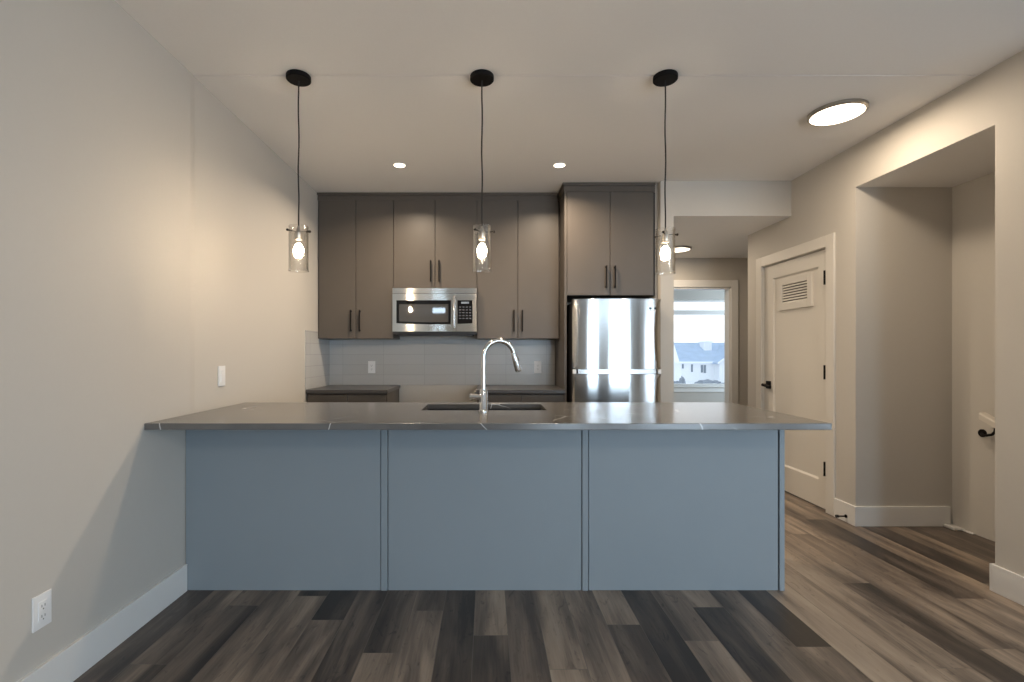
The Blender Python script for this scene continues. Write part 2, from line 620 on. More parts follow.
bm = NB()
box(bm, XR + T, 4.5, 4.77, 4.89, 0, ZS)
box(bm, 4.5, 4.5 + T, 4.77, YH, 0, ZS)
struct('wall_hall_side', bm, 'wall')

OX0, OX1, OZ = 2.235, 3.05, 2.052      # opening at the end of the hall
bm = NB()
box(bm, 1.503, OX0, YH, YH + T, 0, ZC)
box(bm, OX1, 5.0, YH, YH + T, 0, ZC)
box(bm, OX0, OX1, YH, YH + T, OZ, ZC)
struct('wall_hall_end', bm, 'wall')

# far bedroom
YW = 8.0
WX0, WX1, WZ0, WZ1 = 2.75, 4.35, 0.685, 2.115
bm = NB()
box(bm, 1.4, WX0, YW, YW + 0.14, 0, 2.5)
box(bm, WX1, 5.2, YW, YW + 0.14, 0, 2.5)
box(bm, WX0, WX1, YW, YW + 0.14, 0, WZ0)
box(bm, WX0, WX1, YW, YW + 0.14, WZ1, 2.5)
struct('wall_bedroom_back', bm, 'wall')
bm = NB()
box(bm, 1.4, 1.5, YH + T, YW, 0, 2.5)
struct('wall_bedroom_left', bm, 'wall')
bm = NB()
box(bm, 5.0, 5.12, YH, 6.5, 0, 2.5)
box(bm, 5.0, 5.12, 7.7, YW + .14, 0, 2.5)
box(bm, 5.0, 5.12, 6.5, 7.7, 0, 0.8)
box(bm, 5.0, 5.12, 6.5, 7.7, 2.0, 2.5)
struct('wall_bedroom_right', bm, 'wall')
bm = NB()
box(bm, 1.4, 5.2, YH + T, YW + 0.14, 2.42, 2.55)
struct('ceiling_bedroom', bm, 'ceiling')

# ceilings
bm = NB()
box(bm, XL - T, 5.3, YS + .007, 6.2, ZC, ZC + 0.15)
box(bm, XL - T, 5.3, YB - T, YS, ZC, ZC + 0.15)
box(bm, XL - T, 5.3, YS, YS + .007, ZC + .007, ZC + 0.15)
struct('ceiling', bm, 'ceiling')
bm = NB()
box(bm, 1.617, XR, YF + T, YH, ZS, ZS + 0.08)
box(bm, XR, 4.5, 4.89, YH, ZS, ZS + 0.08)
struct('ceiling_hall', bm, 'ceiling')
bm = NB()
box(bm, XR + T, XS + T, 2.2, 3.46, ZS, ZS + 0.08)
struct('ceiling_stairwell', bm, 'ceiling')

# window wall behind the camera
bm = NB()
box(bm, XL - T, -1.54, YB - T, YB, 0, ZC); box(bm, -1.54, -1.04, YB - T, YB, 0, 2.26); box(bm, -1.54, -1.04, YB - T, YB, 2.50, ZC)
box(bm, -1.04, 1.00, YB - T, YB, 0, ZC)
box(bm, 1.00, 1.80, YB - T, YB, 0, 0.08); box(bm, 1.80, 2.65, YB - T, YB, 0, 1.95); box(bm, 2.65, 4.40, YB - T, YB, 0, 0.08)
box(bm, 1.00, 4.40, YB - T, YB, 1.95, 2.12); box(bm, 1.00, 4.40, YB - T, YB, 2.42, ZC)
box(bm, 4.40, 5.3, YB - T, YB, 0, ZC)
struct('wall_front', bm, 'wall')


def window(name, x0, x1, z0, z1, y, inner=-1, rails=(), t=0.05, sill=True):
    """inner = -1: the room lies on the -y side"""
    w = thing(name, 'white framed window', 'window', ((x0 + x1) / 2, y, z0), kind='structure')
    del w['category']; del w['label']
    bm = NB()
    d0, d1 = (y, y + 0.07)
    box(bm, x0, x0 + t, d0, d1, z0, z1); box(bm, x1 - t, x1, d0, d1, z0, z1)
    box(bm, x0 + t, x1 - t, d0, d1, z0, z0 + t); box(bm, x0 + t, x1 - t, d0, d1, z1 - t, z1)
    for (a, b_) in rails: box(bm, x0 + t, x1 - t, d0 - 0.004, d1, a, b_)
    obj('window_frame', bm, 'trim', w)
    bm = NB()
    box(bm, x0 + t * .6, x1 - t * .6, (d0 + d1) / 2 - .003, (d0 + d1) / 2 + .003, z0 + t * .6, z1 - t * .6)
    obj('window_pane', bm, 'pane', w)
    return w


w1 = window('window_1', WX0, WX1, WZ0, WZ1, YW + 0.05, rails=[(1.868, 1.94)], t=0.03)
bm = NB()
box(bm, WX0 - 0.05, WX1 + 0.05, YW - 0.03, YW + 0.05, WZ0 - 0.025, WZ0, bev=0.004)
box(bm, WX0 - 0.04, WX1 + 0.04, YW - 0.012, YW, WZ0 - 0.10, WZ0 - 0.025)
obj('window_sill', bm, 'trim', w1)
for i, (x0, x1, z0, z1) in enumerate(LIVWIN):
    window('window_%d' % (i + 2), x0, x1, z0, z1, YB - 0.09, rails=[])
w6 = thing('window_6', '', '', (5.2, -2, 0.15), kind='structure')
del w6['label']; del w6['category']
bm = NB()
for ya_, yb_ in ((a0, a0 + .05), (a1 - .05, a1), (-2.03, -1.97)): box(bm, 5.22, 5.28, ya_, yb_, b0 + .05, b1 - .05)
box(bm, 5.22, 5.28, a0, a1, b0, b0 + .05); box(bm, 5.22, 5.28, a0, a1, b1 - .05, b1)
obj('window_frame', bm, 'trim', w6)
bm = NB(); box(bm, 5.247, 5.253, a0 + .03, a1 - .03, b0 + .03, b1 - .03); obj('window_pane', bm, 'pane', w6)

# ------------------------------------------------------------------ baseboards
BH, BT = 0.14, 0.015


def baseboard(name, segs, label):
    bm = NB()
    for s in segs: box(bm, *s, 0, BH, bev=0.002)
    o = struct(name, bm, 'trim', label)
    return o


baseboard('baseboard_left', [(XL, XL + .005 + BT, YB, 2.516)], 'white baseboard along the left wall')
baseboard('baseboard_right', [(XR - BT, XR, 2.105, 2.512), (XR - BT, XR + T, 2.512, 2.525)], 'white baseboard on the near right wall')
baseboard('baseboard_pantry', [(XR - BT, XR, 3.461, DY0 - 0.09)], 'short baseboard beside the pantry door')
baseboard('baseboard_alcove', [(XR - BT, 3.30, 3.46 - BT, 3.461)], 'white baseboard across the alcove wall')
baseboard('baseboard_hall', [(OX1 + 0.09, 4.5, YH - BT, YH), (XR - BT, XR, DY1 + 0.09, 4.905)], 'white baseboard at the hall end')

# stairs down behind the near right wall
bm = NB()
for i in range(7):
    y1 = 2.6 - 0.21 * i
    box(bm, XR + T, XS, y1 - 0.24, y1, -0.19 * (i + 1) - 0.1, -0.19 * (i + 1))
st = struct('floor_stairs', bm, 'floor_joint')

# ------------------------------------------------------------------ hall doorway casing
bm = NB()
C = 0.089
box(bm, OX0 - C, OX0, YH - 0.017, YH, 0, OZ + C, bev=0.003)
box(bm, OX1, OX1 + C, YH - 0.017, YH, 0, OZ + C, bev=0.003)
box(bm, OX0, OX1, YH - 0.017, YH, OZ, OZ + C, bev=0.003)
box(bm, OX0 - .001, OX0 + 0.018, YH, YH + T, 0, OZ)
box(bm, OX1 - 0.018, OX1 + .001, YH, YH + T, 0, OZ)
box(bm, OX0, OX1, YH, YH + T, OZ - 0.018, OZ)
struct('trim_1', bm, 'trim', 'white casing around the doorway at the hall end')

# ------------------------------------------------------------------ pantry door
d1 = thing('door_1', 'white single-panel door with a louvred vent at the top', 'door', (XR + 0.03, (DY0 + DY1) / 2, 0), kind='structure')
del d1['category']
XD = XR + 0.012            # face of the slab
sy0, sy1, sz0, sz1 = DY0 + 0.006, DY1 - 0.006, 0.012, DZ - 0.008
py0, py1, pz0, pz1 = 3.865, 4.48, 0.226, 1.925
bm = NB()
box(bm, XD, XD + 0.035, sy0, py0, sz0, sz1)
box(bm, XD, XD + 0.035, py1, sy1, sz0, sz1)
box(bm, XD, XD + 0.035, py0, py1, sz0, pz0)
box(bm, XD, XD + 0.035, py0, py1, pz1, sz1)
box(bm, XD + 0.014, XD + 0.03, py0, py1, pz0, pz1)
# sloped sticking around the recessed panel
s = 0.014
def quad(bm, *ps):
    f = bm.faces.new([bm.verts.new(p) for p in ps]); return f
quad(bm, (XD, py0, pz0), (XD, py1, pz0), (XD + s, py1 - s, pz0 + s), (XD + s, py0 + s, pz0 + s))
quad(bm, (XD, py0, pz1), (XD, py1, pz1), (XD + s, py1 - s, pz1 - s), (XD + s, py0 + s, pz1 - s))
quad(bm, (XD, py0, pz0), (XD, py0, pz1), (XD + s, py0 + s, pz1 - s), (XD + s, py0 + s, pz0 + s))
quad(bm, (XD, py1, pz0), (XD, py1, pz1), (XD + s, py1 - s, pz1 - s), (XD + s, py1 - s, pz0 + s))
slab = obj('door_panel', bm, 'door', d1)
bm = NB()
box(bm, XR - 0.017, XR, DY0 - C, DY0, 0, DZ + C, bev=0.003)
box(bm, XR - 0.017, XR, DY1, DY1 + C, 0, DZ + C, bev=0.003)
box(bm, XR - 0.017, XR, DY0, DY1, DZ, DZ + C, bev=0.003)
box(bm, XR, XR + T, DY0, DY0 + 0.004, 0, DZ)
box(bm, XR, XR + T, DY1 - 0.004, DY1, 0, DZ)
box(bm, XR, XR + T, DY0, DY1, DZ - 0.004, DZ)
obj('door_casing', bm, 'door', d1)
# vent
vy0, vy1, vz0, vz1 = 3.945, 4.40, 1.615, 1.895
lx = XD - 0.002
bm = NB()
fr = 0.058
box(bm, lx, XD + 0.02, vy0, vy0 + fr, vz0, vz1, bev=0.003)
box(bm, lx, XD + 0.02, vy1 - fr, vy1, vz0, vz1, bev=0.003)
box(bm, lx, XD + 0.02, vy0 + fr, vy1 - fr, vz0, vz0 + fr, bev=0.003)
box(bm, lx, XD + 0.02, vy0 + fr, vy1 - fr, vz1 - fr, vz1, bev=0.003)
vent = obj('vent_frame', bm, 'door', d1)
bm = NB()
box(bm, XD + 0.012, XD + 0.0145, vy0 + fr, vy1 - fr, vz0 + fr, vz1 - fr)
obj('vent_backing', bm, 'cabinet_in', d1)
bm = NB()
nl = 7
hh = (vz1 - vz0 - 2 * fr) / nl
for i in range(nl):
    z = vz0 + fr + hh * i
    vs = [(lx + .001, z + hh * .10), (lx + .004, z + hh * .02), (XD + .012, z + hh * .55), (XD + .009, z + hh * .75)]
    a = [bm.verts.new((p[0], vy0 + fr, p[1])) for p in vs]
    b2 = [bm.verts.new((p[0], vy1 - fr, p[1])) for p in vs]
    for j in range(4): bm.faces.new((a[j], a[(j + 1) % 4], b2[(j + 1) % 4], b2[j]))
    bm.faces.new(a); bm.faces.new(b2)
bmesh.ops.recalc_face_normals(bm, faces=bm.faces)
obj('vent_louvers', bm, 'door', d1)
# lever handle
bm = NB()
hy, hz = 4.545, 0.935
box(bm, XD - 0.009, XD, hy - 0.036, hy + 0.036, hz - 0.036, hz + 0.036, bev=0.003)
tube(bm, [(XD - 0.005, hy, hz), (XD - 0.055, hy, hz)], 0.011)
tube(bm, [(XD - 0.052, hy + 0.012, hz), (XD - 0.052, hy - 0.11, hz - 0.012)], [0.014, 0.011])
obj('door_handle', bm, 'black', d1, label='black lever handle')
for z in (1.82, 1.085, 0.335):
    bm = NB()
    tube(bm, [(XR - 0.015, DY0 + 0.010, z - 0.055), (XR - 0.015, DY0 + 0.010, z + 0.055)], 0.009, 10)
    box(bm, XR - 0.003, XR + 0.012, DY0 - 0.001, DY0 + 0.012, z - 0.045, z + 0.045)
    obj('hinge', bm, 'black', d1, label='black hinge')

# door stop on the baseboard
ds = thing('door_stop', 'small black door stop on the baseboard beside the pantry door', 'door stop', (XR - BT, 3.53, 0.045))
bm = NB()
tube(bm, [(XR - BT, 3.53, 0.045), (XR - BT - 0.006, 3.53, 0.045)], 0.012)
tube(bm, [(XR - BT - 0.006, 3.53, 0.045), (XR - BT - 0.062, 3.53, 0.045)], 0.005)
obj('stem', bm, 'black', ds)
bm = NB()
tube(bm, [(XR - BT - 0.058, 3.53, 0.045), (XR - BT - 0.075, 3.53, 0.045)], [0.010, 0.011])
obj('tip', bm, 'darkplastic', ds)

# scrap of trim by the stairwell corner
bm = NB()
box(bm, 3.245, 3.323, 3.36, 3.44, 0.0, 0.022, bev=0.006)
bmesh.ops.translate(bm, verts=[v for v in bm.verts if v.co.x > 3.28 and v.co.z > 0.01], vec=(0, 0, -0.008))
box(bm, 3.30, 3.323, 3.29, 3.36, 0.0, 0.008, bev=0.003)
tag(obj('trim_scrap', bm, 'trim', origin=(3.27, 3.40, 0)), 'small white scrap of trim lying on the floor in the stairwell corner', 'trim piece')

# handrail on the stairwell wall
hr = thing('handrail', 'sloping pale wooden handrail on the stairwell wall', 'handrail', (XS - 0.08, 3.20, 0.83))
slope = 0.45
bm = NB()
ya, yb = 3.175, 2.25
za = 0.838
for (u0, u1) in ((ya, yb),):
    pr = []
    for yy in (ya, yb):
        zz = za - (ya - yy) * slope
        x0, x1 = XS - 0.10, XS - 0.045
        pr.append([bm.verts.new(p) for p in ((x0, yy, zz - .035), (x1, yy, zz - .035), (x1, yy, zz), (x1 - .008, yy, zz + .008), (x0 + .008, yy, zz + .008), (x0, yy, zz))])
    for j in range(6): bm.faces.new((pr[0][j], pr[0][(j + 1) % 6], pr[1][(j + 1) % 6], pr[1][j]))
    bm.faces.new(pr[0]); bm.faces.new(pr[1])
bmesh.ops.recalc_face_normals(bm, faces=bm.faces)
obj('rail', bm, 'rail', hr)
for yy in (3.245, 2.5):
    zz = 0.698 - (3.245 - yy) * slope
    bm = NB()
    tube(bm, [(XS, yy, zz), (XS - 0.008, yy, zz)], 0.026, 20)
    tube(bm, [(XS - 0.005, yy, zz), (XS - 0.03, yy - .02, zz - 0.006), (XS - 0.05, yy - .07, zz - .004), (XS - 0.065, yy - .12, zz + 0.010), (XS - 0.072, yy - .145, zz + .03), (XS - 0.072, yy - .15, za - (3.175 - yy + .15) * slope - 0.033)], 0.008, 10)
    obj('bracket', bm, 'black', hr, label='black metal bracket')

# ------------------------------------------------------------------ backsplash
bm = NB()
uvl = bm.loops.layers.uv.new('UVMap')
def uvbox(bm, x0, x1, y0, y1, z0, z1, axis):
    fs = box(bm, x0, x1, y0, y1, z0, z1)
    for f in fs:
        for l in f.loops:
            c = l.vert.co
            l[uvl].uv = ((c.x + 5.09) if axis == 'x' else (c.y + 3.0), c.z - 0.914 + 0.9144)
uvbox(bm, XL + 0.0085, 0.676, YK - 0.008, YK - 0.0003, 0.9145, 1.366, 'x')
bs = obj('backsplash', bm, 'tile', origin=(0, YK, 0.914))
tag(bs, 'grey stacked tile backsplash on the wall behind the kitchen counters', 'backsplash')
bm = NB()
uvl = bm.loops.layers.uv.new('UVMap')
uvbox(bm, XL + .0003, XL + 0.008, 4.19, 4.494, 0.9145, 1.432, 'y')
uvbox(bm, XL + .0003, XL + 0.008, 4.494, YK - 0.0085, 0.9145, 1.366, 'y')
bs = obj('backsplash', bm, 'tile', origin=(XL, 4.5, 0.914))
tag(bs, 'narrow return of grey tile on the left wall beside the counter', 'backsplash')

# ------------------------------------------------------------------ outlets and switch


def outlet(name, label, cat, loc, axis, group, switch=False):
    """axis 'y': on the back wall facing -y ; 'x': on the left wall facing +x"""
    t_ = thing(name, label, cat, loc, group)
    X, Y, Z = loc
    def bx_(bm, u0, u1, d0, d1, z0, z1, bev=0.0):
        if axis == 'y': box(bm, X + u0, X + u1, Y - d1, Y - d0, Z + z0, Z + z1, bev=bev)
        else: box(bm, X + d0, X + d1, Y + u0, Y + u1, Z + z0, Z + z1, bev=bev)
    bm = NB(); bx_(bm, -.036, .036, 0, .006, -.060, .060, .002)
    obj('cover_plate', bm, 'white', t_)
    if switch:
        bm = NB(); bx_(bm, -.017, .017, .005, .010, -.034, .034, .002)
        obj('rocker', bm, 'white', t_)
    else:
        bm = NB(); bx_(bm, -.017, .017, .005, .0085, -.034, .034, .001)
        obj('receptacle', bm, 'white', t_)
        bm = NB()
        for zz in (-.018, .018):
            for uu in (-.006, .006): bx_(bm, uu - .001, uu + .001, .008, .009, zz - .004, zz + .005)
            bx_(bm, -.002, .002, .008, .009, zz - .013, zz - .009)
        obj('slots', bm, 'slot', t_)
    return t_


outlet('wall_outlet', 'white outlet on the tile backsplash left of the microwave', 'outlet', (-1.148, YK - 0.008, 1.093), 'y', None)
outlet('wall_outlet', 'white outlet on the tile backsplash between faucet and fridge', 'outlet', (0.505, YK - 0.008, 1.093), 'y', None)
outlet('wall_outlet', 'white outlet low on the left wall above the baseboard', 'outlet', (XL + 0.005, 1.706, 0.33), 'x', None)
outlet('light_switch', 'white rocker switch on the left wall above the island worktop', 'switch', (XL, 2.872, 1.10), 'x', None, True)

# ------------------------------------------------------------------ kitchen cabinets


def handle(parent, x, y, z0, z1, horiz=False):
    """black bar pull, y is the door face"""
    bm = NB()
    if not horiz:
        box(bm, x - .006, x + .006, y - .034, y - .022, z0, z1, bev=0.002)
        for z in (z0 + .012, z1 - .012): box(bm, x - .005, x + .005, y - .024, y + .001, z - .006, z + .006)
    else:
        box(bm, z0, z1, y - .034, y - .022, x - .006, x + .006, bev=0.002)
        for q in (z0 + .012, z1 - .012): box(bm, q - .006, q + .006, y - .024, y + .001, x - .005, x + .005)
    return obj('handle', bm, 'black', parent, label='black bar handle')


def cabinet(name, label, group, x0, x1, yf, yb, z0, z1, doors, cat='cabinet', door_z=None):
    """doors: list of (xa, xb, handle_x, hz0, hz1)"""
    t_ = thing(name, label, cat, ((x0 + x1) / 2, yb, z0), group)
    bm = NB()
    box(bm, x0 + .0005, x1 - .0005, yf + 0.021, yb, z0, z1)
    for f in bm.faces:
        if f.normal.y < -.9: f.material_index = 1
    obj('body', bm, ['cabinet', 'cabinet_in'], t_)
    dz0, dz1 = door_z if door_z else (z0, z1)
    for (xa, xb, hx, h0, h1) in doors:
        bm = NB()
        box(bm, xa + .0022, xb - .0022, yf, yf + .019, dz0, dz1, bev=0.0012)
        d = obj('door', bm, 'cabinet', t_)
        handle(d, hx, yf, h0, h1)
    return t_


YU = 4.50     # upper door faces
UT = 2.655    # top of doors
UG = None
cabinet('wall_cabinet', 'tall brown two-door wall cabinet next to the left wall', UG,
        XL, -0.869, YU, YK - .001, 1.368, UT, [(XL + 0.008, -1.219, -1.262, 1.432, 1.632), (-1.219, -0.869, -1.180, 1.432, 1.632)])
cabinet('wall_cabinet', 'shorter brown two-door wall cabinet above the microwave', UG,
        -0.869, -0.093, YU, YK - .001, 1.836, UT, [(-0.869, -0.483, -0.522, 1.892, 2.092), (-0.483, -0.093, -0.444, 1.892, 2.092)])
cabinet('wall_cabinet', 'tall brown two-door wall cabinet between microwave and fridge enclosure', UG,
        -0.093, 0.677, YU, YK - .001, 1.368, UT, [(-0.093, 0.287, 0.25, 1.432, 1.632), (0.287, 0.666, 0.328, 1.432, 1.632)])

# crown of the wall cabinets
bm = NB()
def crown(bm, x0, x1, yf, yb, z0, z1, left=False):
    box(bm, x0, x1, yf + 0.004, yb, z0, z1 - 0.022)
    box(bm, x0 - (0.012 if left else 0), x1, yf - 0.016, yb, z1 - 0.024, z1 - 0.0035, bev=0.003)
crown(bm, XL, 0.655, YU, YK - 0.001, UT + .002, ZC)
tag(obj('crown_moulding', bm, 'cabinet', origin=(-0.45, YU, UT)), 'dark brown flat crown along the top of the wall cabinets', 'moulding')

# fridge enclosure
YE = 4.235
fe = thing('fridge_cabinet', 'deep brown cabinet above the fridge with a full-height side panel', 'cabinet', (1.08, YK, 0))
bm = NB(); box(bm, 0.677, 0.697, YE - .004, YK - .001, 0.0, 2.645)
obj('side_panel', bm, 'cabinet', fe)
bm = NB(); box(bm, 0.6975, 1.478, YE + .021, YK - .001, 1.738, 2.645)
for f in bm.faces:
    if f.normal.y < -.9: f.material_index = 1
obj('body', bm, ['cabinet', 'cabinet_in'], fe)
for (xa, xb, hx) in ((0.699, 1.077, 1.040), (1.077, 1.458, 1.116)):
    bm = NB(); box(bm, xa + .0022, xb - .0022, YE, YE + .019, 1.740, 2.643, bev=0.0012)
    d = obj('door', bm, 'cabinet', fe)
    handle(d, hx, YE, 1.80, 1.995)
bm = NB(); crown(bm, 0.672, 1.472, YE, YK - .001, 2.647, ZC, True)
obj('crown', bm, 'cabinet', fe)
bm = NB(); box(bm, 1.4785, 1.502, YE + 0.03, YK - .001, 0, ZC - .001)
obj('filler_strip', bm, 'wall', fe, label='pale filler strip beside the partition wall')

# lower cabinets and worktops


def base_run(label, x0, x1, splits, wl):
    t_ = thing('base_cabinet', label, 'cabinet', ((x0 + x1) / 2, YK, 0))
    yf = 4.215
    bm = NB()
    box(bm, x0, x1, yf + .021, YK - .001, 0.10, 0.882)
    for f in bm.faces:
        if f.normal.y < -.9: f.material_index = 1
    box(bm, x0 + .001, x1 - .001, yf + .08, YK - .001, 0.0, 0.10)
    obj('body', bm, ['cabinet', 'cabinet_in'], t_)
    for (xa, xb) in zip(splits, splits[1:]):
        bm = NB(); box(bm, xa + .0022, xb - .0022, yf, yf + .019, 0.70, 0.872, bev=.0012)
        d = obj('drawer', bm, 'cabinet', t_)
        handle(d, 0.80, yf, (xa + xb) / 2 - .08, (xa + xb) / 2 + .08, True)
        bm = NB(); box(bm, xa + .0022, xb - .0022, yf, yf + .019, 0.105, 0.697, bev=.0012)
        d = obj('door', bm, 'cabinet', t_)
        handle(d, xb - .05, yf, 0.48, 0.65)
    return t_


base_run('dark base cabinet left of the empty stove gap', XL + .003, -0.875, [XL + .01, -1.214, -0.878], '')
base_run('dark base cabinet right of the empty stove gap', -0.087, 0.676, [-0.085, 0.30, 0.674], '')
for (x0, x1, l_) in ((XL + .0085, -0.862, 'short dark stone counter left of the empty stove gap'), (-0.092, 0.6765, 'short dark stone counter between stove gap and fridge enclosure')):
    bm = NB(); box(bm, x0, x1, 4.19, YK - .0085, 0.883, 0.914, bev=.002)
    tag(obj('counter', bm, 'darkquartz', origin=((x0 + x1) / 2, YK, 0.883)), l_, 'worktop')

# ------------------------------------------------------------------ microwave
mw = thing('microwave', 'stainless over-the-range microwave below the middle wall cabinet', 'microwave', (-0.481, YK, 1.428))
mx0, mx1, mz0, mz1, my = -0.866, -0.096, 1.430, 1.827, 4.43
bm = NB(); box(bm, mx0, mx1, my + .03, YK - .009, mz0 - .022, mz1)
obj('body', bm, 'darkplastic', mw)


def bulged(bm, x0, x1, z0, z1, yfun, depth, nx=24, nz=2, mi=0):
    """panel whose front is y = yfun(x, z), closed behind"""
    g = [[bm.verts.new((x0 + (x1 - x0) * i / nx, yfun(x0 + (x1 - x0) * i / nx, z0 + (z1 - z0) * j / nz), z0 + (z1 - z0) * j / nz)) for i in range(nx + 1)] for j in range(nz + 1)]
    fs = []
    for j in range(nz):
        for i in range(nx):
            f = bm.faces.new((g[j][i], g[j][i + 1], g[j + 1][i + 1], g[j + 1][i])); f.smooth = True; fs.append(f)
    rim = [g[0][i] for i in range(nx + 1)] + [g[j][nx] for j in range(1, nz + 1)] + [g[nz][i] for i in range(nx - 1, -1, -1)] + [g[j][0] for j in range(nz - 1, 0, -1)]
    yb = depth
    bk_ = [bm.verts.new((v.co.x, yb, v.co.z)) for v in rim]
    n_ = len(rim)
    for i in range(n_):
        fs.append(bm.faces.new((rim[i], rim[(i + 1) % n_], bk_[(i + 1) % n_], bk_[i])))
    fs.append(bm.faces.new(bk_))
    for f in fs: f.material_index = mi
    bmesh.ops.recalc_face_normals(bm, faces=fs)


mc_ = (mx0 + mx1) / 2
def mwy(off=0.0):
    return lambda x, z: my + 0.002 * ((x - mc_) / 0.385) ** 2 - off
bm = NB(); bulged(bm, mx0, mx1, 1.780, mz1, mwy(), my + .04)
obj('top_vent', bm, 'steel_bright', mw)
bm = NB(); bulged(bm, mx0, -0.283, mz0, 1.777, mwy(0.002), my + .04)
door = obj('door', bm, 'steel_bright', mw)
bm = NB(); bulged(bm, -0.281, mx1, mz0, 1.777, mwy(0.002), my + .04, 8)
cp = obj('control_panel', bm, 'steel_bright', mw)
# window: curved lower edge
def glassp(bm, x0, x1, z0f, z1, off, nx=20):
    f_ = mwy(off)
    top, bot = [], []
    for i in range(nx + 1):
        x = x0 + (x1 - x0) * i / nx
        top.append(bm.verts.new((x, f_(x, 0), z1))); bot.append(bm.verts.new((x, f_(x, 0), z0f(x))))
    topb = [bm.verts.new((v.co.x, v.co.y + .006, v.co.z)) for v in top]
    botb = [bm.verts.new((v.co.x, v.co.y + .006, v.co.z)) for v in bot]
    for i in range(nx):
        f = bm.faces.new((bot[i], bot[i + 1], top[i + 1], top[i])); f.smooth = True
        bm.faces.new((top[i], top[i + 1], topb[i + 1], topb[i])); bm.faces.new((bot[i], bot[i + 1], botb[i + 1], botb[i]))
    bm.faces.new((bot[0], top[0], topb[0], botb[0])); bm.faces.new((bot[-1], top[-1], topb[-1], botb[-1]))
    bmesh.ops.recalc_face_normals(bm, faces=bm.faces)
curve = lambda x: 1.506 - 0.010 * (1 - ((x - mc_) / 0.35) ** 2)
bm = NB(); glassp(bm, -0.829, -0.330, curve, 1.716, 0.0045)
wf = obj('window_surround', bm, 'blackglass', door, label='glossy black window surround')
bm = NB(); glassp(bm, -0.803, -0.352, lambda x: curve(x) + .018, 1.680, 0.006)
obj('window', bm, 'mwwindow', door)
bm = NB(); glassp(bm, -0.285 + .014, -0.133, curve, 1.716, 0.0045, 8)
pn = obj('keypad', bm, 'blackglass', cp, label='black glass keypad')
for r in range(5):
    for c in range(4):
        bm = NB()
        x = -0.255 + c * .031; z = 1.545 + r * .026
        fy = mwy(.0055)(x, 0)
        box(bm, x, x + .018, fy - .0005, fy + .003, z, z + .010)
        obj('button', bm, 'button', pn)
bm = NB(); fy = mwy(.0055)(-.2, 0); box(bm, -0.235, -0.165, fy - .0008, fy + .003, 1.685, 1.703)
obj('display', bm, 'farglass', pn)
bm = NB()
hx = -0.301
hy0 = mwy(0.002)(hx, 0)
tube(bm, [(hx, hy0 - .03, 1.462), (hx, hy0 - .036, 1.50), (hx, hy0 - .038, 1.61), (hx, hy0 - .036, 1.72), (hx, hy0 - .03, 1.752)], [.010, .011, .011, .011, .010], 12)
for z in (1.475, 1.742): tube(bm, [(hx, hy0 - .03, z), (hx, hy0 + .002, z)], .008, 10)
obj('handle', bm, 'steel2', door)
bm = NB(); box(bm, mx0 + .03, mx1 - .03, my + .05, YK - .1, mz0 - .034, mz0 - .021)
obj('underside_grille', bm, 'darkplastic', mw)

# ------------------------------------------------------------------ fridge
fr_ = thing('refrigerator', 'stainless top-freezer refrigerator under the brown fridge cabinet', 'refrigerator', (1.10, 4.4, 0))
fx0, fx1, fyf = 0.724, 1.472, 4.055
bm = NB(); box(bm, fx0 + .008, fx1 - .008, fyf + .075, YK - .03, 0.03, 1.672, bev=.004)
obj('body', bm, 'darkplastic', fr_, label='dark grey refrigerator cabinet')
bm = NB(); box(bm, fx0 + .03, fx1 - .03, fyf + .10, YK - .06, 0.0, 0.03)
obj('base', bm, 'darkplastic', fr_)


def fridge_door(bm, z0, z1):
    """convex door with vertical edge facets widest at mid height"""
    nz = 24
    cx = (fx0 + fx1) / 2; hw = (fx1 - fx0) / 2
    rows = []
    for j in range(nz + 1):
        v = j / nz
        z = z0 + (z1 - z0) * v
        wfac = 0.006 + 0.034 * (1 - (2 * v - 1) ** 2) ** 0.8
        us = [-hw, -hw + wfac * .5, -hw + wfac]
        inner = [(-hw + wfac) + (2 * (hw - wfac)) * i / 24 for i in range(1, 24)]
        us = us + inner + [hw - wfac, hw - wfac * .5, hw]
        row = []
        for i, u in enumerate(us):
            yy = fyf + 0.026 * (u / hw) ** 2
            if i == 0 or i == len(us) - 1: yy += 0.022
            elif i == 1 or i == len(us) - 2: yy += 0.006
            row.append(bm.verts.new((cx + u, yy, z)))
        rows.append(row)
    fs = []
    for a, b_ in zip(rows, rows[1:]):
        for i in range(len(a) - 1):
            f = bm.faces.new((a[i], a[i + 1], b_[i + 1], b_[i])); f.smooth = True; fs.append(f)
    rim = rows[0] + [r[-1] for r in rows[1:]] + rows[-1][-2::-1] + [r[0] for r in rows[-2:0:-1]]
    bk_ = [bm.verts.new((v.co.x, fyf + .070, v.co.z)) for v in rim]
    n_ = len(rim)
    for i in range(n_): fs.append(bm.faces.new((rim[i], rim[(i + 1) % n_], bk_[(i + 1) % n_], bk_[i])))
    fs.append(bm.faces.new(bk_))
    bmesh.ops.recalc_face_normals(bm, faces=fs)


